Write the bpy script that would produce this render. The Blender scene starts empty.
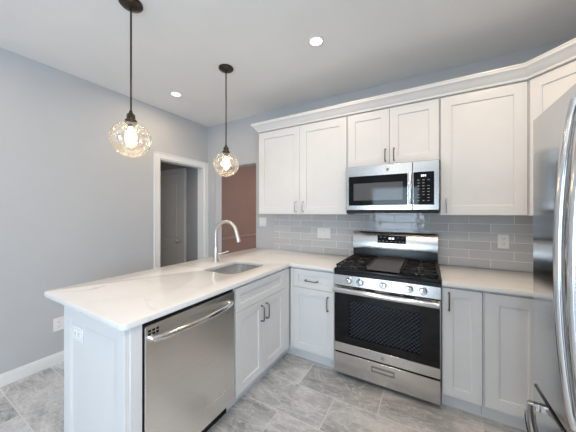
import bpy, bmesh, math, random
from mathutils import Vector, Matrix
R = math.radians
PI = math.pi
S = bpy.context.scene
COL = S.collection
random.seed(4)

# ------------------------------------------------------------------ camera, world, light, exposure
CAM = (2.9688, -2.683, 1.397)
cd = bpy.data.cameras.new('camera'); co = bpy.data.objects.new('camera', cd); COL.objects.link(co)
co.location = CAM; co.rotation_euler = (R(90), 0, 0.5207)
cd.sensor_width = 36; cd.lens = 246.14 / 576 * 36; cd.shift_y = -4.12 / 576; cd.clip_start = .02
S.camera = co

W = bpy.data.worlds.new('world'); S.world = W; W.use_nodes = True
wb = W.node_tree.nodes['Background']
wb.inputs[0].default_value = (.80, .90, 1, 1); wb.inputs[1].default_value = 2.2

S.view_settings.view_transform = 'Standard'; S.view_settings.look = 'None'
S.view_settings.gamma = 1; S.view_settings.use_curve_mapping = False
S.view_settings.exposure = 0.05
S.cycles.max_bounces = 10; S.cycles.diffuse_bounces = 6; S.cycles.glossy_bounces = 5
S.cycles.transparent_max_bounces = 12; S.cycles.caustics_reflective = False; S.cycles.caustics_refractive = False
S.cycles.sample_clamp_indirect = 6

def area(name, loc, rot, sx, sy, power, col, spread=180, shape='RECTANGLE'):
    l = bpy.data.lights.new(name, 'AREA'); l.shape = shape; l.size = sx
    if shape == 'RECTANGLE': l.size_y = sy
    l.energy = power; l.color = col; l.spread = R(spread)
    o = bpy.data.objects.new(name, l); COL.objects.link(o); o.location = loc; o.rotation_euler = rot
    return o
DAY = (.61, .81, 1.0); WARM = (1.0, .76, .51)
WIN = [(1.20, 2.70, .08)]                               # rear glass door: x range, sill height; head at 2.25
RWIN = (-4.5, -2.95, .85, 2.2)                          # window in the right wall: y range, z range
YR = -7.2
for k, (a, b, z) in enumerate(WIN):
    area('window_daylight', ((a + b) / 2, YR + .06, (z + 2.25) / 2), (R(90), 0, 0), b - a - .08, 2.17 - z, 56, DAY)
area('window_daylight', (4.12, (RWIN[0] + RWIN[1]) / 2, (RWIN[2] + RWIN[3]) / 2), (R(90), 0, R(90)), RWIN[1] - RWIN[0] - .08, RWIN[3] - RWIN[2] - .08, 52, DAY)
area('dining_fill', (1.3, 1.7, 2.6), (0, 0, 0), .8, .8, 26, (1, .86, .74))  # unseen fill added to light the brown room beyond the opening
area('hall_fill', (-.7, -1.5, 2.44), (0, 0, 0), .3, .3, 4.5, (1, .86, .74))  # unseen warm fill added for the hallway
CAN_SEEN = [(2.215, -.935), (.523, -.925)]
UNSEEN_FILL = [(2.85, -2.45), (.523, -2.75), (3.55, -2.75), (2.215, -4.6), (.523, -4.6), (3.45, -1.05)]
CAN_W, FILL_W, BULB_W = 5.5, 5.5, 2.5
for x, y in UNSEEN_FILL:                                   # unseen fixtureless lamps added to brighten the room; right corner one inferred
    area('downlight_or_fill', (x, y, 2.7), (0, 0, 0), .13, .13, 13 if x == 2.85 else 7 if x == 3.45 else FILL_W, WARM, shape='DISK')

# ------------------------------------------------------------------ materials
def nt(name):
    m = bpy.data.materials.new(name); m.use_nodes = True
    t = m.node_tree; return m, t, t.nodes['Principled BSDF']
def N(t, kind, **kw):
    n = t.nodes.new(kind)
    for k, v in kw.items():
        if k.startswith('i_'): n.inputs[k[2:].replace('_', ' ')].default_value = v
        else: setattr(n, k, v)
    return n
def rgb(*c): return (c[0], c[1], c[2], 1)
def ramp(t, stops):
    r = t.nodes.new('ShaderNodeValToRGB'); e = r.color_ramp.elements
    while len(e) < len(stops): e.new(.5)
    for q, (p, c) in zip(e, stops): q.position = p; q.color = c if len(c) == 4 else rgb(*c)
    return r
def plain(name, c, rough=.5, metal=0, var=.03, scale=30, bump=0, coat=0, spec=None):
    """painted / moulded surface: base colour with a faint noise variation"""
    m, t, p = nt(name); L = t.links
    tc = N(t, 'ShaderNodeTexCoord'); no = N(t, 'ShaderNodeTexNoise', i_Scale=scale, i_Detail=4)
    L.new(tc.outputs['Object'], no.inputs['Vector'])
    r = ramp(t, [(.3, [x * (1 - var) for x in c[:3]]), (.7, [min(1, x * (1 + var)) for x in c[:3]])])
    L.new(no.outputs[0], r.inputs[0]); L.new(r.outputs[0], p.inputs['Base Color'])
    p.inputs['Roughness'].default_value = rough; p.inputs['Metallic'].default_value = metal
    p.inputs['Coat Weight'].default_value = coat
    if spec is not None: p.inputs['Specular IOR Level'].default_value = spec
    if bump:
        b = N(t, 'ShaderNodeBump', i_Strength=bump, i_Distance=.002); L.new(no.outputs[0], b.inputs['Height']); L.new(b.outputs[0], p.inputs['Normal'])
    return m
def steel(name, c, rough, stretch=(1, 1, 1), var=.06, rv=.05):
    """brushed stainless: fine stretched noise in colour and gloss"""
    m, t, p = nt(name); L = t.links
    tc = N(t, 'ShaderNodeTexCoord'); mp = N(t, 'ShaderNodeMapping'); mp.inputs['Scale'].default_value = stretch
    no = N(t, 'ShaderNodeTexNoise', i_Scale=60, i_Detail=3)
    L.new(tc.outputs['Object'], mp.inputs[0]); L.new(mp.outputs[0], no.inputs['Vector'])
    r = ramp(t, [(.3, [x * (1 - var) for x in c]), (.7, [min(1, x * (1 + var)) for x in c])])
    L.new(no.outputs[0], r.inputs[0]); L.new(r.outputs[0], p.inputs['Base Color'])
    mr = N(t, 'ShaderNodeMapRange'); mr.inputs[3].default_value = rough - rv; mr.inputs[4].default_value = rough + rv
    L.new(no.outputs[0], mr.inputs[0]); L.new(mr.outputs[0], p.inputs['Roughness'])
    p.inputs['Metallic'].default_value = 1
    return m
def emit(name, c, s):
    m, t, p = nt(name); p.inputs['Base Color'].default_value = rgb(*c)
    p.inputs['Emission Color'].default_value = rgb(*c); p.inputs['Emission Strength'].default_value = s
    return m

M = {}
M['cab'] = plain('white_cabinet_paint', (.715, .715, .715), .34, var=.012, scale=8)
M['trim'] = plain('white_trim_paint', (.80, .80, .80), .4, var=.012)
M['wall'] = plain('grey_wall_paint', (.505, .512, .528), .75, var=.012, scale=5, bump=.03)
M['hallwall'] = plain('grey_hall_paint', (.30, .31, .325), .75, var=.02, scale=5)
M['brown'] = plain('brown_wall_paint', (.225, .135, .105), .7, var=.03, scale=5)
M['ceil'] = plain('ceiling_paint', (.86, .85, .835), .85, var=.02, scale=2.2)
M['outer'] = plain('rear_wall_paint', (.6, .61, .63), .75)
M['steel'] = steel('brushed_stainless', (.62, .595, .57), .20, (.04, 1, 1), .03, .03)
M['dwsteel'] = steel('dishwasher_stainless', (.80, .78, .75), .28, (1, .04, 1), .015, .015)
M['fridge'] = steel('polished_stainless', (.64, .635, .635), .15, (1, .05, 1), .03, .02)
M['basin'] = steel('satin_sink_steel', (.80, .79, .78), .22, var=.02, rv=.03)
M['chrome'] = steel('bright_steel', (.72, .71, .70), .14, var=.03, rv=.03)
M['nickel'] = steel('brushed_nickel', (.66, .63, .59), .34)
M['pull'] = steel('satin_nickel_pull', (.20, .185, .17), .32)
M['bronze'] = plain('dark_bronze', (.055, .045, .037), .38, .75, .2, 60)
M['black'] = plain('black_enamel', (.008, .008, .009), .2, spec=.35)
M['blackglass'] = plain('black_glass', (.005, .005, .006), .05, spec=.3)
M['iron'] = plain('cast_iron', (.010, .010, .0105), .5, var=.25, scale=120, bump=.2, spec=.3)
M['griddle'] = plain('griddle_iron', (.085, .070, .060), .42, .2, .15, 80, .15)
M['rubber'] = plain('black_rubber', (.02, .02, .02), .7)
M['dark'] = plain('dark_gap', (.02, .02, .022), .8)
M['plate'] = plain('white_plastic_plate', (.82, .82, .80), .3, var=.01)
M['slot'] = plain('dark_slot', (.05, .05, .05), .6)
M['display'] = emit('display_digits', (.85, .93, 1), 1.6)
M['mark'] = plain('panel_marking', (.45, .46, .47), .5)
M['graysteel'] = plain('grey_enamel', (.16, .165, .18), .35, .3)

def floor_mat():
    m, t, p = nt('grey_marble_tile'); L = t.links
    tc = N(t, 'ShaderNodeTexCoord'); mp = N(t, 'ShaderNodeMapping')
    mp.inputs['Location'].default_value = (-2.05 - .305, .91, 0)
    L.new(tc.outputs['Object'], mp.inputs[0])
    br = N(t, 'ShaderNodeTexBrick', offset=.5, squash=1)
    for k, v in (('Scale', 1), ('Mortar Size', .0028), ('Mortar Smooth', .1), ('Bias', 0), ('Brick Width', .61), ('Row Height', .305)): br.inputs[k].default_value = v
    br.inputs['Color1'].default_value = rgb(0, 0, 0); br.inputs['Color2'].default_value = rgb(1, 1, 1)
    L.new(mp.outputs[0], br.inputs['Vector'])
    # each tile gets its own piece of stone
    off = N(t, 'ShaderNodeVectorMath', operation='SCALE'); off.inputs['Scale'].default_value = 7.3
    L.new(br.outputs['Color'], off.inputs[0])
    ad = N(t, 'ShaderNodeVectorMath', operation='ADD'); L.new(tc.outputs['Object'], ad.inputs[0]); L.new(off.outputs[0], ad.inputs[1])
    rot = N(t, 'ShaderNodeMapping'); rot.inputs['Rotation'].default_value = (0, 0, R(35)); rot.inputs['Scale'].default_value = (1, 2.1, 1)
    L.new(ad.outputs[0], rot.inputs[0])
    n1 = N(t, 'ShaderNodeTexNoise', i_Scale=1.7, i_Detail=10, i_Roughness=.60, i_Distortion=1.3); L.new(rot.outputs[0], n1.inputs['Vector'])
    r1 = ramp(t, [(.30, (.245, .25, .262)), (.44, (.425, .43, .445)), (.56, (.59, .59, .60)), (.72, (.74, .735, .735))])
    L.new(n1.outputs[0], r1.inputs[0])
    n2 = N(t, 'ShaderNodeTexNoise', i_Scale=3.4, i_Detail=6, i_Roughness=.6, i_Distortion=2.2); L.new(rot.outputs[0], n2.inputs['Vector'])
    v = N(t, 'ShaderNodeMath', operation='SUBTRACT'); v.inputs[1].default_value = .5; L.new(n2.outputs[0], v.inputs[0])
    va = N(t, 'ShaderNodeMath', operation='ABSOLUTE'); L.new(v.outputs[0], va.inputs[0])
    rv = ramp(t, [(0, (.75, .75, .75)), (.012, (.25, .25, .25)), (.03, (0, 0, 0))]); L.new(va.outputs[0], rv.inputs[0])
    mx = N(t, 'ShaderNodeMixRGB'); mx.inputs[2].default_value = rgb(.77, .77, .77); L.new(rv.outputs[0], mx.inputs[0]); L.new(r1.outputs[0], mx.inputs[1])
    n3 = N(t, 'ShaderNodeTexNoise', i_Scale=28, i_Detail=6, i_Roughness=.7); L.new(rot.outputs[0], n3.inputs['Vector'])
    r3 = ramp(t, [(.3, (.82, .82, .82)), (.7, (1.12, 1.11, 1.10))]); L.new(n3.outputs[0], r3.inputs[0])
    mu = N(t, 'ShaderNodeMixRGB', blend_type='MULTIPLY'); mu.inputs[0].default_value = 1; L.new(mx.outputs[0], mu.inputs[1]); L.new(r3.outputs[0], mu.inputs[2])
    gm = N(t, 'ShaderNodeMixRGB'); gm.inputs[2].default_value = rgb(.72, .71, .70); L.new(br.outputs['Fac'], gm.inputs[0]); L.new(mu.outputs[0], gm.inputs[1])
    L.new(gm.outputs[0], p.inputs['Base Color'])
    p.inputs['Roughness'].default_value = .33
    b = N(t, 'ShaderNodeBump', i_Strength=.5, i_Distance=.001, invert=True); L.new(br.outputs['Fac'], b.inputs['Height']); L.new(b.outputs[0], p.inputs['Normal'])
    return m
M['floor'] = floor_mat()

def quartz():
    m, t, p = nt('white_veined_quartz'); L = t.links
    tc = N(t, 'ShaderNodeTexCoord'); mp = N(t, 'ShaderNodeMapping')
    mp.inputs['Rotation'].default_value = (0, 0, R(-52)); mp.inputs['Scale'].default_value = (.55, 1.6, 1)
    L.new(tc.outputs['Object'], mp.inputs[0])
    def vein(scale, dist, w0, w1, loc):
        q = N(t, 'ShaderNodeMapping'); q.inputs['Location'].default_value = loc; L.new(mp.outputs[0], q.inputs[0])
        n = N(t, 'ShaderNodeTexNoise', i_Scale=scale, i_Detail=5, i_Roughness=.5, i_Distortion=dist); L.new(q.outputs[0], n.inputs['Vector'])
        v = N(t, 'ShaderNodeMath', operation='SUBTRACT'); v.inputs[1].default_value = .5; L.new(n.outputs[0], v.inputs[0])
        a = N(t, 'ShaderNodeMath', operation='ABSOLUTE'); L.new(v.outputs[0], a.inputs[0])
        r = ramp(t, [(0, (1, 1, 1)), (w0, (.35, .35, .35)), (w1, (0, 0, 0))]); L.new(a.outputs[0], r.inputs[0]); return r
    a = vein(1.5, .9, .006, .022, (3.1, 1.7, 0)); b = vein(.9, .5, .02, .07, (8.2, .4, 0))
    msk = N(t, 'ShaderNodeTexNoise', i_Scale=1.9, i_Detail=2); L.new(mp.outputs[0], msk.inputs['Vector'])
    mr = ramp(t, [(.45, (0, 0, 0)), (.62, (1, 1, 1))]); L.new(msk.outputs[0], mr.inputs[0])
    am = N(t, 'ShaderNodeMath', operation='MULTIPLY'); L.new(a.outputs[0], am.inputs[0]); L.new(mr.outputs[0], am.inputs[1])
    af = N(t, 'ShaderNodeMath', operation='MULTIPLY'); L.new(am.outputs[0], af.inputs[0]); af.inputs[1].default_value = .55
    bf = N(t, 'ShaderNodeMath', operation='MULTIPLY'); L.new(b.outputs[0], bf.inputs[0]); bf.inputs[1].default_value = .22
    m1 = N(t, 'ShaderNodeMixRGB'); m1.inputs[1].default_value = rgb(.80, .79, .785); m1.inputs[2].default_value = rgb(.64, .60, .57); L.new(bf.outputs[0], m1.inputs[0])
    m2 = N(t, 'ShaderNodeMixRGB'); m2.inputs[2].default_value = rgb(.40, .39, .39); L.new(af.outputs[0], m2.inputs[0]); L.new(m1.outputs[0], m2.inputs[1])
    L.new(m2.outputs[0], p.inputs['Base Color']); p.inputs['Roughness'].default_value = .16
    return m
M['quartz'] = quartz()

def backsplash_mat():
    m, t, p = nt('grey_glazed_tile'); L = t.links
    tc = N(t, 'ShaderNodeTexCoord'); sp = N(t, 'ShaderNodeSeparateXYZ'); cb = N(t, 'ShaderNodeCombineXYZ')
    L.new(tc.outputs['Object'], sp.inputs[0]); L.new(sp.outputs['X'], cb.inputs['X']); L.new(sp.outputs['Z'], cb.inputs['Y'])
    mp = N(t, 'ShaderNodeMapping'); mp.inputs['Location'].default_value = (-3.272, -.914, 0); L.new(cb.outputs[0], mp.inputs[0])
    br = N(t, 'ShaderNodeTexBrick', offset=.5, squash=1)
    for k, v in (('Scale', 1), ('Mortar Size', .0024), ('Mortar Smooth', .1), ('Bias', 0), ('Brick Width', .302), ('Row Height', .0758)): br.inputs[k].default_value = v
    br.inputs['Color1'].default_value = rgb(.57, .57, .575); br.inputs['Color2'].default_value = rgb(.49, .49, .495)
    br.inputs['Mortar'].default_value = rgb(.82, .81, .79)
    L.new(mp.outputs[0], br.inputs['Vector']); L.new(br.outputs['Color'], p.inputs['Base Color'])
    rr = N(t, 'ShaderNodeMapRange'); rr.inputs[3].default_value = .07; rr.inputs[4].default_value = .6
    L.new(br.outputs['Fac'], rr.inputs[0]); L.new(rr.outputs[0], p.inputs['Roughness'])
    n = N(t, 'ShaderNodeTexNoise', i_Scale=16, i_Detail=1); L.new(tc.outputs['Object'], n.inputs['Vector'])
    b1 = N(t, 'ShaderNodeBump', i_Strength=.55, i_Distance=.003); L.new(n.outputs[0], b1.inputs['Height'])
    b2 = N(t, 'ShaderNodeBump', i_Strength=.6, i_Distance=.0015, invert=True); L.new(br.outputs['Fac'], b2.inputs['Height']); L.new(b1.outputs[0], b2.inputs['Normal'])
    L.new(b2.outputs[0], p.inputs['Normal'])
    return m
M['splash'] = backsplash_mat()

def thin_glass(name, tint, refl, rough=.02, mottled=False):
    m = bpy.data.materials.new(name); m.use_nodes = True; t = m.node_tree; L = t.links
    t.nodes.remove(t.nodes['Principled BSDF']); out = t.nodes['Material Output']
    tr = N(t, 'ShaderNodeBsdfTransparent'); tr.inputs[0].default_value = rgb(*tint)
    gl = N(t, 'ShaderNodeBsdfGlossy'); gl.inputs['Roughness'].default_value = rough; gl.inputs['Color'].default_value = rgb(1, .97, .92) if mottled else rgb(1, 1, 1)
    lw0 = N(t, 'ShaderNodeLayerWeight', i_Blend=refl); mx = N(t, 'ShaderNodeMixShader')
    lw = N(t, 'ShaderNodeMath', operation='MINIMUM'); lw.inputs[1].default_value = .45; L.new(lw0.outputs['Fresnel'], lw.inputs[0])
    if mottled:
        tc = N(t, 'ShaderNodeTexCoord'); no = N(t, 'ShaderNodeTexNoise', i_Scale=26, i_Detail=3, i_Roughness=.6); L.new(tc.outputs['Object'], no.inputs['Vector'])
        r = ramp(t, [(.44, (.06, .06, .06)), (.62, (.50, .50, .50))]); L.new(no.outputs[0], r.inputs[0])
        ad = N(t, 'ShaderNodeMath', operation='ADD', use_clamp=True); L.new(lw.outputs[0], ad.inputs[0]); L.new(r.outputs[0], ad.inputs[1])
        L.new(ad.outputs[0], mx.inputs[0])
    else: L.new(lw.outputs[0], mx.inputs[0])
    if mottled:                                           # faintly frosted, so the lit bulb makes the glass glow
        tl = N(t, 'ShaderNodeBsdfTranslucent'); tl.inputs[0].default_value = rgb(1, .95, .86)
        m2 = N(t, 'ShaderNodeMixShader'); m2.inputs[0].default_value = .05
        L.new(tr.outputs[0], m2.inputs[1]); L.new(tl.outputs[0], m2.inputs[2]); tr = m2
    L.new(tr.outputs[0], mx.inputs[1]); L.new(gl.outputs[0], mx.inputs[2]); L.new(mx.outputs[0], out.inputs[0])
    return m
M['globe'] = thin_glass('amber_mottled_glass', (.96, .925, .87), .12, .03, True)
M['pane'] = thin_glass('window_glass', (.97, .98, .98), .1)
M['ovenpane'] = thin_glass('tinted_oven_glass', (.66, .68, .70), .12, .04)
def dots():
    m = bpy.data.materials.new('dotted_oven_screen'); m.use_nodes = True; t = m.node_tree; L = t.links; p = t.nodes['Principled BSDF']; out = t.nodes['Material Output']
    tc = N(t, 'ShaderNodeTexCoord'); sp = N(t, 'ShaderNodeSeparateXYZ'); cb = N(t, 'ShaderNodeCombineXYZ'); mp = N(t, 'ShaderNodeMapping')
    mp.inputs['Rotation'].default_value = (0, 0, R(45)); L.new(tc.outputs['Object'], sp.inputs[0]); L.new(sp.outputs['X'], cb.inputs['X']); L.new(sp.outputs['Z'], cb.inputs['Y']); L.new(cb.outputs[0], mp.inputs[0])
    v = N(t, 'ShaderNodeTexVoronoi', i_Scale=48, i_Randomness=0); v.voronoi_dimensions = '2D'; L.new(mp.outputs[0], v.inputs['Vector'])
    r = ramp(t, [(.34, (1, 1, 1)), (.42, (.10, .10, .10))]); L.new(v.outputs['Distance'], r.inputs[0])
    p.inputs['Base Color'].default_value = rgb(.20, .21, .23); p.inputs['Roughness'].default_value = .4
    tr = N(t, 'ShaderNodeBsdfTransparent'); mx = N(t, 'ShaderNodeMixShader'); L.new(r.outputs[0], mx.inputs[0]); L.new(tr.outputs[0], mx.inputs[1]); L.new(p.outputs[0], mx.inputs[2]); L.new(mx.outputs[0], out.inputs[0])
    return m
M['dots'] = dots()
M['bulb'] = emit('bulb_glow', (1, .80, .55), 9)
M['led'] = emit('downlight_glow', (1, .93, .82), 4)

# ------------------------------------------------------------------ mesh helpers
def BM(): return bmesh.new()
def box(bm, x0, x1, y0, y1, z0, z1, bev=0, seg=1):
    vs = [bm.verts.new(c) for c in ((x0,y0,z0),(x1,y0,z0),(x1,y1,z0),(x0,y1,z0),(x0,y0,z1),(x1,y0,z1),(x1,y1,z1),(x0,y1,z1))]
    fs = [bm.faces.new([vs[i] for i in f]) for f in ((3,2,1,0),(4,5,6,7),(0,1,5,4),(1,2,6,5),(2,3,7,6),(3,0,4,7))]
    if bev:
        es = list({e for f in fs for e in f.edges})
        bmesh.ops.bevel(bm, geom=es, offset=bev, segments=seg, affect='EDGES', profile=.5)
def frame_of(d):
    d = d.normalized(); a = Vector((0, 0, 1)) if abs(d.z) < .9 else Vector((1, 0, 0))
    u = d.cross(a).normalized(); return u, d.cross(u).normalized()
def ring(bm, c, u, v, r, n, ru=None):
    ru = ru or r
    return [bm.verts.new(c + u * (ru * math.cos(2*PI*k/n)) + v * (r * math.sin(2*PI*k/n))) for k in range(n)]
def skin(bm, rings, cap0=True, cap1=True):
    for a, b in zip(rings, rings[1:]):
        n = len(a)
        for k in range(n): bm.faces.new((a[k], a[(k+1) % n], b[(k+1) % n], b[k]))
    if cap0: bm.faces.new(rings[0][::-1])
    if cap1: bm.faces.new(rings[-1])
def cyl(bm, p0, p1, r, n=20, r1=None):
    p0, p1 = Vector(p0), Vector(p1); u, v = frame_of(p1 - p0)
    skin(bm, [ring(bm, p0, u, v, r, n), ring(bm, p1, u, v, r if r1 is None else r1, n)])
def tube(bm, pts, r, n=10, flat=None):
    pts = [Vector(p) for p in pts]; rs = r if isinstance(r, (list, tuple)) else [r] * len(pts)
    d = [(pts[min(i+1, len(pts)-1)] - pts[max(i-1, 0)]).normalized() for i in range(len(pts))]
    u, v = frame_of(d[0]); rings = []
    for i, p in enumerate(pts):
        u = (u - d[i] * u.dot(d[i])).normalized(); v = d[i].cross(u)
        rings.append(ring(bm, p, u, v, rs[i], n, (flat or 1) * rs[i]))
    skin(bm, rings)
def lathe(bm, prof, c, axis=(0, 0, 1), n=28, cap0=True, cap1=True):
    c = Vector(c); ax = Vector(axis).normalized(); u, v = frame_of(ax)
    skin(bm, [ring(bm, c + ax * z, u, v, max(r, 1e-4), n) for r, z in prof], cap0, cap1)
def prism(bm, poly, z0, z1, bev=0):
    a = [bm.verts.new((x, y, z0)) for x, y in poly]; b = [bm.verts.new((x, y, z1)) for x, y in poly]
    fs = [bm.faces.new(a[::-1]), bm.faces.new(b)]; n = len(a)
    for k in range(n): fs.append(bm.faces.new((a[k], a[(k+1) % n], b[(k+1) % n], b[k])))
    if bev: bmesh.ops.bevel(bm, geom=list({e for f in fs for e in f.edges}), offset=bev, segments=1, affect='EDGES')
def arc_corners(pts_r, seg=6):
    """polygon corners (x, y, radius) -> rounded outline"""
    out = []; n = len(pts_r)
    for i in range(n):
        x, y, r = pts_r[i]; p = Vector((x, y))
        if r <= 0: out.append((x, y)); continue
        a = (Vector(pts_r[i-1][:2]) - p).normalized(); b = (Vector(pts_r[(i+1) % n][:2]) - p).normalized()
        s = p + a * r; e = p + b * r; c = p + (a + b) * r
        for k in range(seg + 1):
            th = k / seg * PI / 2
            q = c - b * r * math.cos(th) - a * r * math.sin(th); out.append((q.x, q.y))
    return out
def smooth(o, ang=40):
    me = o.data
    for p in me.polygons: p.use_smooth = True
    me.set_sharp_from_angle(angle=R(ang))
    return o

ORG = {}
def root(name, label, cat, loc, group=None):
    o = bpy.data.objects.new(name, None); COL.objects.link(o); o.location = loc; o.empty_display_size = .1
    o['label'] = label; o['category'] = cat
    if group: o['group'] = group
    ORG[o] = Vector(loc); return o
def obj(name, bm, mat, parent=None, label=None, loc=None, sm=True):
    """links one mesh object; shapes are given in room coordinates"""
    off = ORG[parent] if parent else Vector(loc or (0, 0, 0))
    bmesh.ops.translate(bm, verts=bm.verts, vec=-off); bmesh.ops.recalc_face_normals(bm, faces=bm.faces)
    me = bpy.data.meshes.new(name); bm.to_mesh(me); bm.free(); me.materials.append(M[mat] if isinstance(mat, str) else mat)
    o = bpy.data.objects.new(name, me); COL.objects.link(o); o.parent = parent
    if not parent and loc: o.location = loc
    ORG[o] = off
    if label: o['label'] = label
    if sm: smooth(o)
    return o
def tag(o, label, cat, group=None):
    o['label'] = label; o['category'] = cat
    if group: o['group'] = group
    return o
def struct(name, bm, mat, parent=None, label=None, sm=False):
    o = obj(name, bm, mat, parent, sm=sm)
    if not parent: o['kind'] = 'structure'
    if label: o['label'] = label
    return o
def copy_tree(o, parent=None):
    c = o.copy(); COL.objects.link(c); c.parent = parent
    for ch in list(o.children): copy_tree(ch, c)
    return c
def bx(*a, **k):
    b = BM(); box(b, *a, **k); return b

class Basis:
    """a vertical plane: origin o, direction u along it, outward normal n"""
    def __init__(s, o, u, n): s.o, s.u, s.n = Vector(o), Vector(u).normalized(), Vector(n).normalized()
    def p(s, a, d, z): q = s.o + s.u * a + s.n * d; return (q.x, q.y, z)
def slab(bm, B, a0, a1, d0, d1, z0, z1, bev=0, seg=1):
    vs = [bm.verts.new(B.p(a, d, z)) for z in (z0, z1) for a, d in ((a0, d0), (a1, d0), (a1, d1), (a0, d1))]
    fs = [bm.faces.new([vs[i] for i in f]) for f in ((3,2,1,0),(4,5,6,7),(0,1,5,4),(1,2,6,5),(2,3,7,6),(3,0,4,7))]
    if bev: bmesh.ops.bevel(bm, geom=list({e for f in fs for e in f.edges}), offset=bev, segments=seg, affect='EDGES')
def shaker(bm, B, a0, a1, z0, z1, t=.02, st=.062, rec=.010, rail=None):
    """frame-and-panel door: front frame, stepped inner profile, recessed flat panel"""
    rl = rail or st; e = .0015
    def loop(i, j, d): return [bm.verts.new(B.p(a, d, z)) for a, z in ((a0+i, z0+j), (a1-i, z0+j), (a1-i, z1-j), (a0+i, z1-j))]
    Ls = [loop(0, 0, 0), loop(0, 0, t - e), loop(e, e, t), loop(st - .0005, rl - .0005, t), loop(st + .001, rl + .001, t - .001), loop(st + .0025, rl + .0025, t - rec)]
    for a, b in zip(Ls, Ls[1:]):
        for k in range(4): bm.faces.new((a[k], a[(k+1) % 4], b[(k+1) % 4], b[k]))
    bm.faces.new(Ls[0][::-1]); bm.faces.new(Ls[-1])
def pull(B, a, z, d, length, vertical=True, r=.0048, out=.030):
    """arched bar pull standing on a door face at depth d"""
    h = length / 2; pts = []
    prof = [(-h, 0), (-h, out * .55), (-h + .004, out * .85), (-h + .012, out), (0, out * 1.04), (h - .012, out), (h - .004, out * .85), (h, out * .55), (h, 0)]
    bm = BM()
    tube(bm, [B.p(a, d + q, z + s) if vertical else B.p(a + s, d + q, z) for s, q in prof], r, 8)
    for s in (-h, h):
        p = Vector(B.p(a, d, z + s) if vertical else B.p(a + s, d, z)); cyl(bm, p, p + B.n * .004, r * 1.6, 10)
    return bm

# ------------------------------------------------------------------ room shell
H = 2.71; XR = 4.18
struct('floor', bx(-1.5, XR + .12, YR - .12, 3.6, -.06, 0), 'floor')
struct('ceiling', bx(-.12, XR + .12, YR - .12, .12, H, H + .08), 'ceil')
b = BM()                                                   # left wall with the doorway
box(b, -.12, 0, YR, -.79, 0, H); box(b, -.12, 0, -.79, -.075, 2.075, H); box(b, -.12, 0, -.075, .12, 0, H)
struct('wall_left', b, 'wall')
b = BM()                                                   # back wall with the cased-less opening
box(b, 0, .172, 0, .12, 0, H); box(b, .172, .931, 0, .12, 2.062, H); box(b, .931, XR, 0, .12, 0, H)
struct('wall_back', b, 'wall')
b = BM(); y0, y1, z0, z1 = RWIN
box(b, XR, XR + .12, YR, y0, 0, H); box(b, XR, XR + .12, y1, .12, 0, H); box(b, XR, XR + .12, y0, y1, 0, z0); box(b, XR, XR + .12, y0, y1, z1, H)
struct('wall_right', b, 'wall')
b = BM(); f = .045
for a, c in ((y0, y0 + f), ((y0 + y1 - f) / 2, (y0 + y1 + f) / 2), (y1 - f, y1)): box(b, XR + .03, XR + .09, a, c, z0, z1)
for z in (z0, (z0 + z1) / 2, z1 - f): box(b, XR + .03, XR + .09, y0 + f, y1 - f, z, z + f)
o = struct('window_2', b, 'trim'); obj('pane', bx(XR + .058, XR + .064, y0 + f, y1 - f, z0 + f, z1 - f), 'pane', o)
b = BM(); xs = sorted(WIN); x = -.12
for a, c, z in xs:
    box(b, x, a, YR - .12, YR, 0, H); box(b, a, c, YR - .12, YR, 0, z); box(b, a, c, YR - .12, YR, 2.25, H); x = c
box(b, x, XR + .12, YR - .12, YR, 0, H)
struct('wall_rear', b, 'outer')
for k, (a, c, zs_) in enumerate(xs):
    w = BM(); f = .045
    box(w, a, a + f, YR - .09, YR - .03, zs_, 2.25); box(w, c - f, c, YR - .09, YR - .03, zs_, 2.25)
    for z in (zs_, (zs_ + 2.25) / 2, 2.25 - f): box(w, a + f, c - f, YR - .09, YR - .03, z, z + f)
    o = struct('window_%d' % (k + 1), w, 'trim')
    obj('pane', bx(a + f, c - f, YR - .064, YR - .058, zs_ + f, 2.205), 'pane', o)
b = BM(); B = Basis((0, 0, 0), (0, 1, 0), (1, 0, 0))       # door casing on the left wall
for a0, a1, z0, z1 in ((-.865, -.79, 0, 2.15), (-.075, -.004, 0, 2.15), (-.79, -.075, 2.075, 2.15)):
    slab(b, B, a0, a1, 0, .016, z0, z1, .003)
slab(b, B, -.865, -.852, .016, .024, 0, 2.15, .002); slab(b, B, -.017, -.004, .016, .024, 0, 2.15, .002); slab(b, B, -.865, -.004, .016, .024, 2.137, 2.15, .002)
slab(b, B, -.79, -.775, -.12, .004, 0, 2.06); slab(b, B, -.09, -.075, -.12, .004, 0, 2.06); slab(b, B, -.79, -.075, -.12, .004, 2.06, 2.075)
struct('trim_1', b, 'trim')
b = BM()
slab(b, B, YR, -.868, 0, .013, 0, .085, .002); slab(b, B, YR, -.868, 0, .009, .085, .102, .003)
struct('baseboard_left', b, 'trim')
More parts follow.
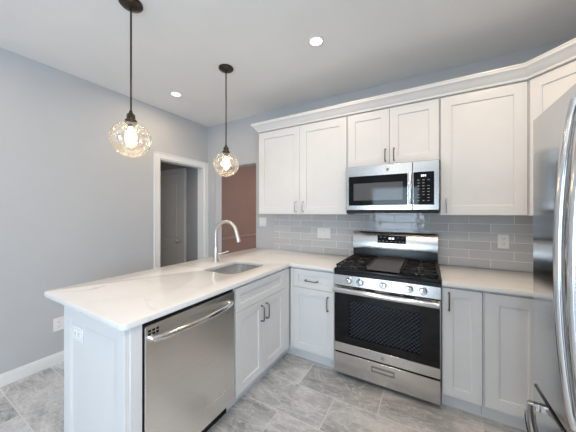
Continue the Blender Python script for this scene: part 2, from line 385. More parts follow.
# hallway behind the doorway
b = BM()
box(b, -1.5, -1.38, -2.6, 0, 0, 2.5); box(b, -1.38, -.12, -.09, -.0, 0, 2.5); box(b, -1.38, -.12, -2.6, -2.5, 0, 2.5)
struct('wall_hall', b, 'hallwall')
struct('ceiling_hall', bx(-1.5, -.12, -2.6, 0, 2.5, 2.56), plain('hall_ceiling_shade', (.25, .24, .23), .8))  # ceiling colour darkened to carry the shade of the unlit hall
b = BM(); B = Basis((-1.16, -.095, 0), (1, 0, 0), (0, -1, 0))
d1 = BM(); t = .03
def panel_door(bm, B, w, h, holes, t):
    """flat slab with moulded recessed panels"""
    slab(bm, B, 0, w, 0, t - .01, .008, h)
    zs = sorted({.008, h} | {z for q in holes for z in q[2:]}); xs_ = sorted({0, w} | {x for q in holes for x in q[:2]})
    for i in range(len(xs_) - 1):
        for j in range(len(zs) - 1):
            cx, cz = (xs_[i] + xs_[i+1]) / 2, (zs[j] + zs[j+1]) / 2
            if not any(q[0] < cx < q[1] and q[2] < cz < q[3] for q in holes): slab(bm, B, xs_[i], xs_[i+1], t - .01, t, zs[j], zs[j+1])
    for q in holes: slab(bm, B, q[0] + .03, q[1] - .03, t - .012, t - .003, q[2] + .03, q[3] - .03, .004)
panel_door(d1, B, .72, 2.02, [(.11, .61, .2, .78), (.11, .61, .95, 1.88)], t)
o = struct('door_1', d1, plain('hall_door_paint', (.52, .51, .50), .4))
k_ = BM(); lathe(k_, [(.026, 0), (.026, .006), (.011, .010), (.011, .03), (.024, .038), (.028, .05), (.022, .062), (.006, .066)], B.p(.655, t, .93), (0, -1, 0), 18)
obj('door_knob', k_, 'nickel', o, 'satin nickel round knob')
b = BM(); slab(b, B, .722, .79, 0, .04, 0, 2.09, .003); slab(b, B, -.09, -.002, 0, .04, 0, 2.09, .003); slab(b, B, -.002, .722, 0, .04, 2.022, 2.09, .003)
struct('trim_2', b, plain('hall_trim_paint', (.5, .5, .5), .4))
# room beyond the opening in the back wall
b = BM(); box(b, -.27, -.15, .12, 3.6, 0, 2.7); box(b, -.15, 4.3, 3.5, 3.6, 0, 2.7)
struct('wall_dining', b, 'brown')
struct('ceiling_dining', bx(-.27, 4.3, .12, 3.6, 2.7, 2.76), 'ceil')
b = BM(); B = Basis((-.15, 0, 0), (0, 1, 0), (1, 0, 0)); slab(b, B, .13, 3.49, 0, .014, .905, .955, .004); slab(b, B, .13, 3.49, .014, .024, .922, .938, .003)
struct('trim_3', b, plain('brown_rail_paint', (.31, .195, .155), .35))

# tiled backsplash
b = BM(); box(b, 1.2226, XR - .001, -.0095, -.0005, .9145, 1.395, .001)
tag(obj('tile_backsplash', b, 'splash'), 'glossy grey subway tile backsplash along the back wall between worktops and wall cabinets', 'backsplash')

# ------------------------------------------------------------------ base cabinets
Z1 = .8825; TK = .105
FX = Basis((1.800, 0, 0), (0, 1, 0), (1, 0, 0))            # faces the kitchen from the peninsula (a = y)
FY = Basis((0, -.625, 0), (1, 0, 0), (0, -1, 0))           # faces the room from the back wall (a = x)
def carcass(x0, x1, y0, y1, z0=TK, z1=Z1, th=.018):
    """open-topped cabinet box"""
    b = BM(); box(b, x0, x0 + th, y0, y1, z0, z1); box(b, x1 - th, x1, y0, y1, z0, z1)
    box(b, x0 + th, x1 - th, y0, y0 + th, z0, z1); box(b, x0 + th, x1 - th, y1 - th, y1, z0, z1); box(b, x0 + th, x1 - th, y0 + th, y1 - th, z0, z0 + th)
    return b
# peninsula end panel with corner filler
e = root('peninsula_end_panel', 'white recessed end panel closing the peninsula, with an outlet near its top corner', 'cabinet panel', (1.49, -2.09, 0))
B = Basis((0, -2.085, 0), (1, 0, 0), (0, -1, 0))
b = BM(); shaker(b, B, 1.173, 1.812, .0, Z1, .02, .085, .009, .075); obj('panel', b, 'cab', e)
b = BM(); box(b, 1.772, 1.818, -2.0845, -2.030, 0, Z1, .002); obj('corner_filler', b, 'cab', e)
b = BM(); box(b, 1.178, 1.196, -2.0845, -.02, 0, Z1, .001); obj('back_panel', b, 'cab', e)

# dishwasher
d = root('dishwasher', 'stainless steel dishwasher with a curved bar handle, built into the peninsula', 'dishwasher', (1.5, -1.72, 0))
y0, y1 = -2.024, -1.412
obj('tub', bx(1.24, 1.775, y0 + .008, y1 - .004, .11, .872), 'dark', d)
b = BM(); B = Basis((1.776, 0, 0), (0, 1, 0), (1, 0, 0))
slab(b, B, y0 + .004, y1, 0, .046, .118, .858, .004, 2); obj('door', b, 'dwsteel', d)
b = BM(); slab(b, B, y0 + .004, y1, -.02, .030, .8595, .872, .001); obj('gap_strip', b, 'black', d, 'black strip standing in for the dark gap above the door')  # black strip stands in for the dark gap under the worktop
b = BM()
pts = []
for k in range(17):
    s = k / 16; yy = y0 + .035 + s * (y1 - y0 - .07); pts.append((1.822 + .012 + .040 * math.sin(PI * s) ** .55, yy, .792))
tube(b, pts, .0155, 12, .62); cyl(b, (1.8215, y0 + .040, .792), (1.842, y0 + .040, .792), .014, 12); cyl(b, (1.8215, y1 - .040, .792), (1.842, y1 - .040, .792), .014, 12)
obj('handle', b, 'chrome', d, 'bowed steel bar handle')
b = BM()
for k in range(3):
    for j in range(2): b = BM(); slab(b, B, y0 + .018 + k * .020, y0 + .031 + k * .020, .0462, .0475, .812 + j * .016, .822 + j * .016); obj('vent_slot', b, 'black', d, 'small black vent slot')
obj('kick_plate', bx(1.735, 1.745, y0 + .004, y1, .002, .112), 'black', d)

# sink cabinet
s_ = root('sink_cabinet', 'white sink base cabinet with two doors and a false drawer front, beside the dishwasher', 'cabinet', (1.5, -1.03, 0))
obj('carcass', carcass(1.20, 1.799, -1.404, -.030), 'cab', s_)
b = BM(); shaker(b, FX, -1.396, -.742, .700, .866, .02, .05); obj('false_drawer_front', b, 'cab', s_)
for a0, a1, pa in ((-1.396, -1.0705, -1.102), (-1.0675, -.742, -1.036)):
    b = BM(); shaker(b, FX, a0, a1, .122, .696); dd = obj('door', b, 'cab', s_)
    obj('pull', pull(FX, pa, .597, .02, .118), 'pull', dd, 'satin nickel bar pull')
b = BM(); slab(b, FX, -.739, -.648, 0, .016, TK, .866, .001); obj('corner_filler', b, 'cab', s_)
obj('toe_kick', bx(1.725, 1.740, -1.404, -.568, .001, TK - .001), 'cab', s_)

# drawer cabinet left of the range
c = root('drawer_cabinet', 'narrow white base cabinet with one drawer over one door, left of the range', 'cabinet', (2.05, -.32, 0))
obj('carcass', carcass(1.822, 2.2615, -.623, -.012), 'cab', c)
b = BM(); slab(b, FY, 1.8245, 1.853, 0, .016, TK, .866, .001); obj('corner_filler', b, 'cab', c)
b = BM(); shaker(b, FY, 1.856, 2.257, .700, .866, .02, .05); dd = obj('drawer', b, 'cab', c)
obj('pull', pull(FY, 2.045, .772, .02, .118, False), 'pull', dd, 'satin nickel bar pull')
b = BM(); shaker(b, FY, 1.856, 2.257, .122, .696); dd = obj('door', b, 'cab', c)
obj('pull', pull(FY, 2.202, .59, .02, .118), 'pull', dd, 'satin nickel bar pull')
obj('toe_kick', bx(1.742, 2.2615, -.568, -.553, .001, TK - .001), 'cab', c)

# base cabinets right of the range
c = root('base_cabinet', 'white base cabinet with one narrow door and a vertical pull, right of the range', 'cabinet', (3.16, -.32, 0))
obj('carcass', carcass(3.047, 3.276, -.623, -.012), 'cab', c)
b = BM(); shaker(b, FY, 3.053, 3.272, .122, .866, .02, .058); dd = obj('door', b, 'cab', c)
obj('pull', pull(FY, 3.088, .775, .02, .118), 'pull', dd, 'satin nickel bar pull')
obj('toe_kick', bx(3.047, 3.276, -.568, -.553, .001, TK - .001), 'cab', c)
c = root('base_cabinet', 'white corner base cabinet with a plain door without pull, partly behind the refrigerator', 'cabinet', (3.7, -.32, 0))
obj('carcass', carcass(3.278, 4.178, -.623, -.012), 'cab', c)
b = BM(); shaker(b, FY, 3.285, 3.572, .122, .866, .02, .072); obj('door', b, 'cab', c)
b = BM(); slab(b, FY, 3.576, 4.170, 0, .018, TK, .866, .001); obj('filler', b, 'cab', c)
obj('toe_kick', bx(3.278, 4.178, -.568, -.553, .001, TK - .001), 'cab', c)

# ------------------------------------------------------------------ worktops
SINK = [(1.325, -1.262, .06), (1.668, -1.262, .10), (1.668, -.802, .10), (1.325, -.802, .06)]
def top_slab(outer, hole, z0, z1, bev):
    b = BM(); es = []
    for lp in ([outer] + ([hole] if hole else [])):
        vs = [b.verts.new((x, y, z1)) for x, y in lp]
        es += [b.edges.new((vs[k], vs[(k+1) % len(vs)])) for k in range(len(vs))]
    bmesh.ops.triangle_fill(b, use_beauty=True, use_dissolve=False, edges=es)
    fs = list(b.faces)
    for f in fs:
        if f.normal.z < 0: f.normal_flip()
    top = set(b.verts); r = bmesh.ops.extrude_face_region(b, geom=fs)
    bmesh.ops.translate(b, verts=[v for v in r['geom'] if isinstance(v, bmesh.types.BMVert)], vec=(0, 0, z0 - z1))
    bmesh.ops.recalc_face_normals(b, faces=b.faces)
    ed = [e for e in b.edges if len(e.link_faces) == 2 and abs(e.verts[0].co.z - e.verts[1].co.z) < 1e-6 and e.link_faces[0].normal.angle(e.link_faces[1].normal) > 1]
    bmesh.ops.bevel(b, geom=ed, offset=bev, segments=2, affect='EDGES', profile=.5)
    return b
outer = arc_corners([(.934, -.002, 0), (.934, -2.1265, .025), (1.836, -2.1265, .03), (1.836, -.668, .004), (2.2625, -.668, 0), (2.2625, -.0105, 0), (1.2215, -.0105, 0), (1.2215, -.002, 0)])
tag(obj('countertop', top_slab(outer, arc_corners(SINK, 8), .884, .914, .004), 'quartz'), 'white veined L-shaped quartz worktop running from the peninsula to the range', 'worktop')
tag(obj('countertop', top_slab([(3.046, -.0105), (3.046, -.668), (4.178, -.668), (4.178, -.0105)], None, .884, .914, .004), 'quartz'),
    'short white veined quartz worktop between the range and the refrigerator', 'worktop')

# sink
sk = root('sink', 'undermount stainless steel sink let into the peninsula worktop', 'sink', (1.497, -1.03, .69))
b = BM(); rings = []
def sloop(g, z, rr):
    q = [(1.325 - g, -1.262 - g, .06 + rr), (1.668 + g, -1.262 - g, .10 + rr), (1.668 + g, -.802 + g, .10 + rr), (1.325 - g, -.802 + g, .06 + rr)]
    return [b.verts.new((x, y, z)) for x, y in arc_corners(q, 8)]
for g, z, rr in ((.022, .883, .02), (.004, .883, .004), (.003, .86, .003), (-.008, .735, -.005), (-.016, .712, -.01), (-.034, .702, -.015), (-.09, .698, -.03)): rings.append(sloop(g, z, rr))
skin(b, rings, False, True)
obj('basin', b, 'basin', sk)
b = BM(); lathe(b, [(.045, .0), (.043, .004), (.030, .004), (.028, .001), (.004, .001)], (1.497, -1.03, .699), n=24); obj('drain', b, 'chrome', sk)

# faucet
fx, fy, fz = 1.170, -.955, .9145
fa = root('faucet', 'brushed nickel gooseneck faucet standing behind the sink', 'faucet', (fx, fy, fz))
b = BM(); lathe(b, [(.029, 0), (.029, .006), (.024, .010), (.0225, .05), (.0215, .125), (.020, .135), (.0175, .140)], (fx, fy, fz), n=24); obj('body', b, 'nickel', fa)
b = BM(); dv = Vector((.996, .087, 0)); ra = .122; up = .268
pts = [Vector((fx, fy, fz + .13)), Vector((fx, fy, fz + .2)), Vector((fx, fy, fz + up))]
for k in range(1, 17):
    th = PI * k / 16 * .93; pts.append(Vector((fx, fy, fz + up)) + dv * (ra - ra * math.cos(th)) + Vector((0, 0, ra * math.sin(th))))
tube(b, pts, .0165, 14); obj('spout', b, 'nickel', fa)
pe = pts[-1]; dn = (pts[-1] - pts[-2]).normalized()
b = BM(); lathe(b, [(.0175, 0), (.018, .006), (.019, .03), (.0205, .085), (.021, .098), (.019, .102)], pe - dn * .002, dn, 20); o = obj('spray_head', b, 'nickel', fa)
b = BM(); lathe(b, [(.016, .1025), (.015, .106)], pe - dn * .002, dn, 20); obj('nozzle', b, 'rubber', o, 'black rubber nozzle')
b = BM(); cyl(b, (fx + .012, fy + .012, fz + .075), (fx + .032, fy + .030, fz + .075), .013, 16)
tube(b, [(fx + .028, fy + .026, fz + .075), (fx + .05, fy + .045, fz + .080), (fx + .095, fy + .075, fz + .098)], [.008, .0065, .0055], 10); obj('lever', b, 'nickel', fa)

# ------------------------------------------------------------------ gas range
rx0, rx1 = 2.2655, 3.0405; rc = (rx0 + rx1) / 2
r = root('gas_range', 'stainless steel gas range with black cooktop between the base cabinets', 'range', (rc, -.33, 0))
b = BM(); box(b, rx0, rx0 + .03, -.635, -.03, .045, .895); box(b, rx1 - .03, rx1, -.635, -.03, .045, .895); box(b, rx0 + .03, rx1 - .03, -.06, -.03, .045, .895)
box(b, rx0 + .03, rx1 - .03, -.635, -.06, .045, .23); box(b, rx0 + .03, rx1 - .03, -.635, -.06, .775, .895)
obj('body', b, 'black', r)
b = BM()
for x in (rx0 + .05, rx1 - .05):
    for y in (-.58, -.09): b = BM(); cyl(b, (x, y, .001), (x, y, .046), .018, 12); obj('foot', b, 'rubber', r)
b = BM(); box(b, rx0, rx1, -.660, -.075, .8955, .922, .005, 2); box(b, rx0, rx1, -.660, -.6355, .8685, .8955, .001); o = obj('cooktop', b, 'black', r)
# burners
burn = [(rx0 + .135, -.52, .045), (rx0 + .135, -.24, .036), (rx1 - .135, -.52, .048), (rx1 - .135, -.24, .036), (rc, -.38, .04)]
for x, y, q in burn:
    b = BM(); lathe(b, [(q + .012, .0), (q + .010, .006), (q, .008), (q, .014)], (x, y, .9215), n=24); o = obj('burner', b, 'chrome', r, 'silver burner ring')
    b = BM(); lathe(b, [(q - .004, .0145), (q - .002, .020), (q - .01, .024), (.002, .025)], (x, y, .9215), n=24); obj('burner_cap', b, 'iron', o, 'black burner cap')
# grates: two open sections and the griddle plate between them
def grate(x0, x1):
    b = BM(); y0, y1 = -.640, -.105; w = .012; z0, z1 = .940, .953
    for y in (y0, y1 - w, (y0 + y1 - w) / 2): box(b, x0, x1, y, y + w, z0, z1, .002)
    for x in (x0, x1 - w): box(b, x, x + w, y0, y1, z0, z1, .002)
    xc = (x0 + x1) / 2
    for yc in (-.52, -.24):
        for k in range(8):
            th = k * PI / 4; dx, dy = math.cos(th), math.sin(th); r0 = .03; ln = min((x1 - x0) / 2 / max(abs(dx), 1e-3), .132 / max(abs(dy), 1e-3))
            a = Vector((xc + dx * r0, yc + dy * r0, (z0 + z1) / 2)); e_ = Vector((xc + dx * ln, yc + dy * ln, (z0 + z1) / 2)); tube(b, [a, e_], .0068, 6)
    for x in (x0 + .006, x1 - .006):
        for y in (y0 + .006, y1 - .006, (y0 + y1) / 2): cyl(b, (x, y, .9215), (x, y, .942), .007, 8)
    return b
obj('grate', grate(rx0 + .012, rx0 + .258), 'iron', r, 'open cast-iron grate on the left burners')
obj('grate', grate(rx1 - .258, rx1 - .012), 'iron', r, 'open cast-iron grate on the right burners')
b = BM(); gx0, gx1 = rx0 + .264, rx1 - .264
box(b, gx0, gx1, -.625, -.12, .938, .950, .003); box(b, gx0, gx1, -.640, -.612, .930, .957, .003); box(b, gx0, gx1, -.132, -.105, .938, .960, .003)
for x in (gx0, gx1 - .010): box(b, x, x + .010, -.63, -.11, .938, .957, .002)
for x in (gx0 + .01, gx1 - .01):
    for y in (-.62, -.12): cyl(b, (x, y, .9215), (x, y, .94), .007, 8)
obj('griddle', b, 'griddle', r, 'flat grey-brown griddle plate in the middle')
# backguard
b = BM()
def wedge(bm, x0, x1, pr):
    a = [bm.verts.new((x0, y, z)) for y, z in pr]; c_ = [bm.verts.new((x1, y, z)) for y, z in pr]; n = len(pr)
    bm.faces.new(a); bm.faces.new(c_[::-1])
    for k in range(n): bm.faces.new((a[k], c_[k], c_[(k+1) % n], a[(k+1) % n]))
wedge(b, rx0 + .004, rx1 - .004, [(-.012, .90), (-.074, .90), (-.066, 1.022), (-.012, 1.022)]); obj('backguard_base', b, 'black', r)
b = BM(); wedge(b, rx0 + .002, rx1 - .002, [(-.012, 1.0225), (-.078, 1.0225), (-.080, 1.03), (-.058, 1.186), (-.050, 1.194), (-.012, 1.194)]); bg = obj('backguard', b, 'steel', r)
def bgp(z): return -.080 + (z - 1.03) / .156 * .022
b = BM(); wedge(b, 2.515, 2.775, [(bgp(1.085), 1.085), (bgp(1.085) - .004, 1.085), (bgp(1.162) - .004, 1.162), (bgp(1.162), 1.162)]); dp = obj('control_display', b, 'blackglass', r, 'black touch panel with lit clock')
b = BM(); yy = bgp(1.135) - .0045
for k, x in enumerate((2.622, 2.634, 2.650, 2.662)):
    box(b, x, x + .008, yy - .001, yy, 1.125, 1.143)
obj('clock_digits', b, 'display', dp, 'lit white clock digits')
b = BM()
for x, z in [(2.545, 1.142), (2.585, 1.142), (2.705, 1.142), (2.745, 1.142), (2.535, 1.105), (2.570, 1.105), (2.605, 1.105), (2.645, 1.105), (2.685, 1.105), (2.720, 1.105), (2.752, 1.105)]:
    yy = bgp(z) - .0045; b = BM(); box(b, x - .007, x + .007, yy - .0008, yy, z - .0022, z + .0022); obj('touch_key', b, 'mark', dp)
# control panel with knobs
b = BM(); wedge(b, rx0, rx1, [(-.64, .782), (-.668, .782), (-.672, .786), (-.665, .868), (-.64, .868)]); cp = obj('control_panel', b, 'steel', r)
for x in (2.392, 2.484, 2.660, 2.842, 2.932):
    b = BM(); cyl(b, (x, -.668, .829), (x, -.671, .829), .030, 24); lathe(b, [(.0265, .003), (.025, .010), (.0225, .030), (.020, .034), (.004, .035)], (x, -.668, .829), (0, -1, .08), 24)
    box(b, x - .006, x + .006, -.713, -.700, .808, .851, .002); kb = obj('knob', b, 'chrome', r, 'steel control knob')
    b = BM(); box(b, x - .0015, x + .0015, -.7142, -.7132, .832, .850); obj('pointer', b, 'slot', kb)
# oven door
od = BM(); yf = -.668
box(od, rx0 + .002, rx1 - .002, -.638, yf, .226, .302, .003); box(od, rx0 + .002, rx1 - .002, -.638, yf, .735, .776, .003)
for x in (rx0 + .002, rx1 - .005): box(od, x, x + .003, -.639, yf + .002, .300, .737)
o = obj('oven_door', od, 'steel', r)
ox0, ox1, oz0, oz1 = 2.395, 2.915, .365, .665
b = BM()
box(b, rx0 + .0052, ox0, -.640, yf + .001, .3025, .7345, .001); box(b, ox1, rx1 - .0052, -.640, yf + .001, .3025, .7345, .001); box(b, ox0, ox1, -.640, yf + .001, .3025, oz0); box(b, ox0, ox1, -.640, yf + .001, oz1, .7345)
obj('door_glass', b, 'blackglass', o, 'black glass front of the oven door')
obj('window_pane', bx(ox0, ox1, -.660, -.656, oz0, oz1), 'ovenpane', o, 'tinted oven window')
obj('dot_screen', bx(ox0, ox1, -.6535, -.6525, oz0, oz1), 'dots', o, 'grey dot pattern behind the oven window')
for z in (.42, .53, .62):
    b = BM()
    cyl(b, (rx0 + .034, -.60, z), (rx1 - .034, -.60, z), .004, 8); cyl(b, (rx0 + .034, -.12, z), (rx1 - .034, -.12, z), .004, 8)
    for k in range(12): x = rx0 + .06 + k * .0575; cyl(b, (x, -.60, z), (x, -.12, z), .0022, 6)
    obj('oven_rack', b, 'chrome', r, 'wire oven rack')
b = BM(); hz = .756; hy = -.722
pts = [(rx0 + .012, hy + .004, hz), (rx0 + .06, hy, hz), (rc, hy - .004, hz), (rx1 - .06, hy, hz), (rx1 - .012, hy + .004, hz)]
tube(b, pts, .0215, 14, .7)
for x in (rx0 + .045, rx1 - .045): box(b, x - .016, x + .016, hy + .006, yf - .0005, hz - .013, hz + .013, .004)
obj('door_handle', b, 'chrome', o, 'full-width steel bar handle')
b = BM()
for x0, x1 in ((2.43, 2.50), (2.52, 2.60), (2.70, 2.78), (2.80, 2.88)): b = BM(); box(b, x0, x1, yf - .0012, yf, .763, .7755); obj('vent_slot', b, 'dark', o)
def emblem(parent, x, y, z, q):
    b = BM(); lathe(b, [(q, 0), (q, .0015), (q * .86, .002), (q * .8, .0012), (.001, .0012)], (x, y, z), (0, -1, 0), 24); e_ = obj('badge', b, 'mark', parent, 'round maker badge')
    b = BM(); yy = y - .0022                               # the flowing two-letter monogram inside the ring
    tube(b, [(x + q * u, yy, z + q * v) for u, v in ((-.08, .42), (-.34, .46), (-.55, .1), (-.5, -.3), (-.25, -.42), (-.08, -.15), (-.1, .02), (-.26, .0), (-.12, -.42), (-.3, -.6))], q * .06, 5)
    tube(b, [(x + q * u, yy, z + q * v) for u, v in ((.42, .36), (.2, .46), (.08, .25), (.26, .06), (.08, -.1), (.1, -.4), (.32, -.44), (.52, -.2), (.5, -.55))], q * .06, 5)
    obj('badge_monogram', b, 'slot', e_)
emblem(r, 2.655, yf, .262, .020)
# storage drawer
b = BM(); box(b, rx0 + .002, rx1 - .002, -.638, yf, .046, .214, .003); dr = obj('storage_drawer', b, 'steel', r)
b = BM(); hx0, hx1, hz0, hz1 = 2.572, 2.742, .138, .178
box(b, hx0, hx1, yf - .006, yf, hz1 - .007, hz1, .001); box(b, hx0, hx1, yf - .006, yf, hz0, hz0 + .007, .001); box(b, hx0, hx0 + .007, yf - .006, yf, hz0 + .007, hz1 - .007); box(b, hx1 - .007, hx1, yf - .006, yf, hz0 + .007, hz1 - .007)
hd = obj('drawer_handle', b, 'graysteel', dr, 'dark rectangular recessed grip')

# ------------------------------------------------------------------ wall cabinets
UY = Basis((0, -.315, 0), (1, 0, 0), (0, -1, 0)); ZT = 2.318
w = root('wall_cabinet', 'white wall cabinet with two tall doors, left of the microwave', 'cabinet', (1.75, -.16, 1.37))
obj('carcass', bx(1.2226, 2.281, -.3145, -.002, 1.370, 2.330, bev=.001), 'cab', w)
for a0, a1, pa in ((1.226, 1.7645, 1.722), (1.7675, 2.275, 1.808)):
    b = BM(); shaker(b, UY, a0, a1, 1.373, ZT, .02, .075); dd = obj('door', b, 'cab', w); obj('pull', pull(UY, pa, 1.452, .02, .105), 'chrome', dd, 'satin nickel bar pull')
w = root('wall_cabinet', 'short white wall cabinet with two small doors above the microwave', 'cabinet', (2.66, -.16, 1.82))
obj('carcass', bx(2.283, 3.043, -.3145, -.002, 1.817, 2.330, bev=.001), 'cab', w)
for a0, a1, pa in ((2.289, 2.6605, 2.628), (2.6635, 3.036, 2.700)):
    b = BM(); shaker(b, UY, a0, a1, 1.822, ZT, .02, .068); dd = obj('door', b, 'cab', w); obj('pull', pull(UY, pa, 1.905, .02, .105), 'pull', dd, 'satin nickel bar pull')
w = root('wall_cabinet', 'white wall cabinet with one wide door, right of the microwave', 'cabinet', (3.31, -.16, 1.37))
obj('carcass', bx(3.045, 3.575, -.3145, -.002, 1.370, 2.330, bev=.001), 'cab', w)
b = BM(); shaker(b, UY, 3.051, 3.571, 1.373, ZT, .02, .072); dd = obj('door', b, 'cab', w); obj('pull', pull(UY, 3.086, 1.447, .02, .105), 'chrome', dd, 'satin nickel bar pull')
w = root('wall_cabinet', 'white diagonal corner wall cabinet above and behind the refrigerator', 'cabinet', (3.9, -.3, 1.37))
b = BM(); prism(b, [(3.577, -.002), (3.577, -.3145), (3.8685, -.606), (4.178, -.606), (4.178, -.002)], 1.370, 2.330); obj('carcass', b, 'cab', w)
DB = Basis((3.577, -.3145, 0), (1, -1, 0), (-1, -1, 0))
b = BM(); shaker(b, DB, .024, .392, 1.373, ZT, .02, .066); obj('door', b, 'cab', w)
# crown moulding
def sweep(path, prof):
    b = BM(); P_ = [Vector(p) for p in path]; ns = []
    for a, c_ in zip(P_, P_[1:]):
        d_ = (c_ - a).normalized(); ns.append(Vector((d_.y, -d_.x)))     # outward = right-hand side of travel
    rows = []
    for i, p in enumerate(P_):
        if i == 0: m_ = ns[0]
        elif i == len(P_) - 1: m_ = ns[-1]
        else: m_ = (ns[i-1] + ns[i]) / (1 + ns[i-1].dot(ns[i]))
        rows.append([b.verts.new((p.x + m_.x * o_, p.y + m_.y * o_, z)) for o_, z in prof])
    n = len(prof)
    for a, c_ in zip(rows, rows[1:]):
        for k in range(n): b.faces.new((a[k], a[(k+1) % n], c_[(k+1) % n], c_[k]))
    b.faces.new(rows[0]); b.faces.new(rows[-1][::-1]); return b
cr = sweep([(1.221, -.002), (1.221, -.3365), (3.568, -.3365), (3.868, -.6365), (4.178, -.6365)],
           [(0, 2.3305), (.008, 2.3305), (.012, 2.346), (.020, 2.352), (.034, 2.372), (.052, 2.392), (.060, 2.397), (.062, 2.412), (.066, 2.414), (.066, 2.424), (-.02, 2.424), (-.02, 2.3305)])
o = obj('crown_molding', cr, 'cab', sm=False); smooth(o, 25)
tag(o, 'white crown moulding running along the tops of all wall cabinets', 'crown moulding')

# ------------------------------------------------------------------ microwave
mw = root('microwave', 'stainless steel over-the-range microwave hung under the short wall cabinet', 'microwave', (2.662, -.2, 1.385))
mx0, mx1, my = 2.2855, 3.0395, -.400
obj('body', bx(mx0, mx1, -.372, -.012, 1.387, 1.814, bev=.002), 'black', mw)
b = BM(); box(b, mx0 + .001, 2.848, my, -.3725, 1.413, 1.813, .003); md = obj('door', b, 'steel', mw)
b = BM(); box(b, 2.8495, mx1 - .001, my, -.3725, 1.413, 1.813, .003); mc = obj('control_side', b, 'steel', mw)
b = BM(); box(b, 2.316, 2.812, my - .003, my + .001, 1.455, 1.722, .001); wn = obj('door_glass', b, 'blackglass', md, 'black glass door front')
b = BM(); box(b, 2.362, 2.775, my - .0042, my - .0025, 1.500, 1.655, .0005); obj('window', b, plain('microwave_screen', (.10, .105, .115), .06, 0, .15, 300, spec=.4), md, 'grey perforated window')
b = BM(); box(b, 2.855, 3.004, my - .003, my + .001, 1.455, 1.724, .001); kp = obj('control_panel', b, 'blackglass', mw, 'black touch control panel')
b = BM(); yy = my - .0032
for x in (2.912, 2.924, 2.938): box(b, x, x + .008, yy - .001, yy, 1.685, 1.700)
obj('clock_digits', b, 'display', kp, 'lit white clock digits')
b = BM()
for j in range(8):
    for k in range(3):
        if (j * 3 + k) % 7 != 5: x = 2.885 + k * .036; z = 1.655 - j * .024; b = BM(); box(b, x, x + .015, yy - .0008, yy, z, z + .004); obj('touch_key', b, 'mark', kp)
b = BM(); box(b, 2.819, 2.845, my - .042, my - .026, 1.458, 1.722, .006, 2)
for z in (1.475, 1.690): box(b, 2.825, 2.839, my - .028, my + .0005, z, z + .016, .002)
obj('handle', b, 'chrome', md, 'vertical steel bar handle')
emblem(mw, 2.655, my, 1.766, .014)
b = BM(); box(b, mx0 + .02, mx1 - .02, -.392, -.374, 1.388, 1.4115); obj('vent_grille', b, 'dark', mw)

# ------------------------------------------------------------------ refrigerator
fr = root('refrigerator', 'stainless steel French door refrigerator with bowed bar handles and bottom freezer drawer', 'refrigerator', (3.75, -1.70, 0))
FX0, fy0, fy1, fm = 3.344, -2.115, -1.285, -1.702
obj('body', bx(3.425, 4.150, fy0 + .006, fy1 - .006, .03, 1.765, bev=.004), plain('grey_fridge_side', (.33, .335, .34), .4, .3), fr)
B = Basis((3.420, 0, 0), (0, 1, 0), (-1, 0, 0)); dz = 3.420 - FX0
for a0, a1, hyy in ((fm + .003, fy1, -1.662), (fy0, fm - .003, -1.744)):
    b = BM(); slab(b, B, a0, a1, 0, dz, .702, 1.780, .004, 2); dd = obj('door', b, 'fridge', fr)
    b = BM(); pts = []
    for k in range(19):
        s = k / 18; pts.append((FX0 - .010 - .036 * math.sin(PI * s) ** .7, hyy, .775 + s * .945))
    tube(b, pts, .0125, 12)
    for z in (.795, 1.70): cyl(b, (FX0 + .0005, hyy, z), (FX0 - .022, hyy, z), .010, 12)
    obj('handle', b, 'chrome', dd, 'bowed steel bar handle')
b = BM(); slab(b, B, fy0, fy1, 0, dz, .050, .686, .004, 2); dd = obj('freezer_drawer', b, 'fridge', fr)
b = BM(); pts = []
for k in range(19):
    s = k / 18; pts.append((FX0 - .022 - .052 * math.sin(PI * s) ** .75, fy1 - .058 - s * (fy1 - fy0 - .116), .628))
tube(b, pts, .0105, 12, 1.5)
for y in (fy1 - .068, fy0 + .068): box(b, FX0 - .034, FX0 + .0005, y - .011, y + .011, .613, .643, .003)
obj('handle', b, 'chrome', dd, 'bowed steel bar handle')
obj('gasket', bx(3.4205, 3.4245, fy0 + .01, fy1 - .01, .055, 1.76), 'rubber', fr)
b = BM()
for x in (3.47, 4.1):
    for y in (fy0 + .06, fy1 - .06): b = BM(); cyl(b, (x, y, .001), (x, y, .031), .02, 12); obj('foot', b, 'rubber', fr)

# ------------------------------------------------------------------ plates
def plate_root(name, label, cat, B, a, z, d): return root(name, label, cat, B.p(a, d, z), 'outlets and switches')
def outlet(label, B, a, z, d, w=.075, h=.118, horizontal=False):
    o = plate_root('wall_outlet', label, 'outlet', B, a, z, d)
    if horizontal: w, h = h, w
    b = BM(); slab(b, B, a - w/2, a + w/2, d + .0003, d + .006, z - h/2, z + h/2, .002); obj('plate', b, 'plate', o)
    for s in (-1, 1):
        ca, cz = (a + s * .021, z) if horizontal else (a, z + s * .021)
        b = BM(); slab(b, B, ca - .0155, ca + .0155, d + .0055, d + .008, cz - .0155, cz + .0155, .003); q = obj('socket', b, 'plate', o)
        b = BM()
        for t_ in (-.006, .006): 
            if horizontal: slab(b, B, ca - .002, ca + .006, d + .0076, d + .0083, cz + t_ - .0012, cz + t_ + .0012)
            else: slab(b, B, ca + t_ - .0012, ca + t_ + .0012, d + .0076, d + .0083, cz - .002, cz + .006)
        p_ = Vector(B.p(ca - (.008 if horizontal else 0), d + .0076, cz - (0 if horizontal else .008))); cyl(b, p_, p_ + B.n * .0007, .0022, 8)
        obj('slots', b, 'slot', q)
    return o
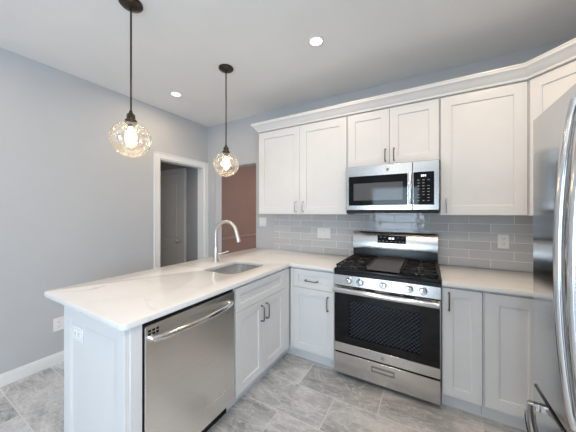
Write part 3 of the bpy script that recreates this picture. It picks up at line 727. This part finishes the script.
def switch(label, B, a, z, d, gangs, h=.118):
    o = plate_root('light_switch', label, 'light switch', B, a, z, d); w = .070 + .046 * (gangs - 1)
    b = BM(); slab(b, B, a - w/2, a + w/2, d + .0003, d + .006, z - h/2, z + h/2, .002); obj('plate', b, 'plate', o)
    for k in range(gangs):
        c_ = a + (k - (gangs - 1) / 2) * .046
        b = BM(); slab(b, B, c_ - .016, c_ + .016, d + .0055, d + .0095, z - .033, z + .033, .002); obj('rocker', b, 'plate', o)
    return o
BW = Basis((0, 0, 0), (1, 0, 0), (0, -1, 0)); LW = Basis((0, 0, 0), (0, 1, 0), (1, 0, 0)); EP = Basis((0, -2.096, 0), (1, 0, 0), (0, -1, 0))
switch('white switch plate on the strip of grey painted wall beside the brown opening', BW, 1.046, 1.262, 0, 2)
switch('wide white switch plate on the grey tile left of the range', BW, 1.915, 1.153, .0095, 3)
outlet('white outlet on the grey tile above the short worktop near the refrigerator', BW, 3.505, 1.151, .0095)
outlet('white outlet low on the grey left wall above the baseboard', LW, -1.765, .362, 0)
outlet('white outlet set sideways near the top of the peninsula end panel', EP, 1.338, .745, 0, horizontal=True)

# ------------------------------------------------------------------ pendants and ceiling lights
def pendant(x, y, zc, rg, label):
    p = root('pendant_light', label, 'pendant light', (x, y, H), 'glass globe pendants over the peninsula')
    b = BM(); lathe(b, [(.066, -.0005), (.066, -.010), (.058, -.018), (.030, -.026), (.014, -.028), (.012, -.040), (.004, -.041)], (x, y, H), n=28); obj('canopy', b, 'bronze', p, 'dark bronze ceiling canopy')
    zt = zc + rg * .93
    b = BM(); tube(b, [(x, y, H - .038), (x, y, (H + zt) / 2), (x, y, zt + .055)], .0055, 10); obj('rod', b, 'bronze', p)
    b = BM(); lathe(b, [(.008, .075), (.012, .060), (.020, .052), (.024, .046), (.024, .020), (.033, .014), (.034, -.004), (.030, -.008), (.018, -.008), (.018, -.03)], (x, y, zt), n=24); obj('socket_cap', b, 'bronze', p)
    b = BM(); prof = []
    for k in range(25):
        th = R(18) + (PI - R(18)) * k / 24; prof.append((rg * 1.03 * math.sin(th), rg * .97 * math.cos(th)))
    lathe(b, prof, (x, y, zc), n=40, cap0=False, cap1=True); obj('globe', b, 'globe', p, 'clear amber-tinted glass globe')
    b = BM(); z0 = zt - .03
    lathe(b, [(.013, 0), (.015, -.014), (.026, -.032), (.033, -.052), (.034, -.066), (.028, -.086), (.014, -.098), (.001, -.101)], (x, y, z0), n=20); obj('bulb', b, 'bulb', p, 'glowing warm bulb')
    l = bpy.data.lights.new('bulb_light', 'POINT'); l.energy = BULB_W; l.color = WARM; l.shadow_soft_size = .05
    lo = bpy.data.objects.new('bulb_light', l); COL.objects.link(lo); lo.location = (x, y, z0 - .145)
pendant(1.343, -1.832, 1.852, .114, 'hanging glass globe pendant over the open end of the peninsula, nearer the end panel')
pendant(1.361, -1.016, 1.828, .113, 'hanging glass globe pendant over the sink, in front of the brown opening')
def can(x, y, label):
    p = root('recessed_light', label, 'ceiling light', (x, y, H), 'recessed ceiling lights')
    b = BM(); lathe(b, [(.064, -.0005), (.063, -.004), (.056, -.006), (.046, -.005), (.046, -.0006)], (x, y, H), n=32); obj('trim_ring', b, 'trim', p)
    b = BM(); lathe(b, [(.0455, -.001), (.0445, -.0035), (.001, -.0036)], (x, y, H), n=32); obj('lens', b, 'led', p, 'glowing lens')
    area('downlight_or_fill', (x, y, H - .012), (0, 0, 0), .1, .1, CAN_W, WARM, shape='DISK')
can(*CAN_SEEN[0], 'round recessed ceiling light above the kitchen floor, nearest the wall cabinets')
can(*CAN_SEEN[1], 'round recessed ceiling light between the two hanging pendants, near the left wall')
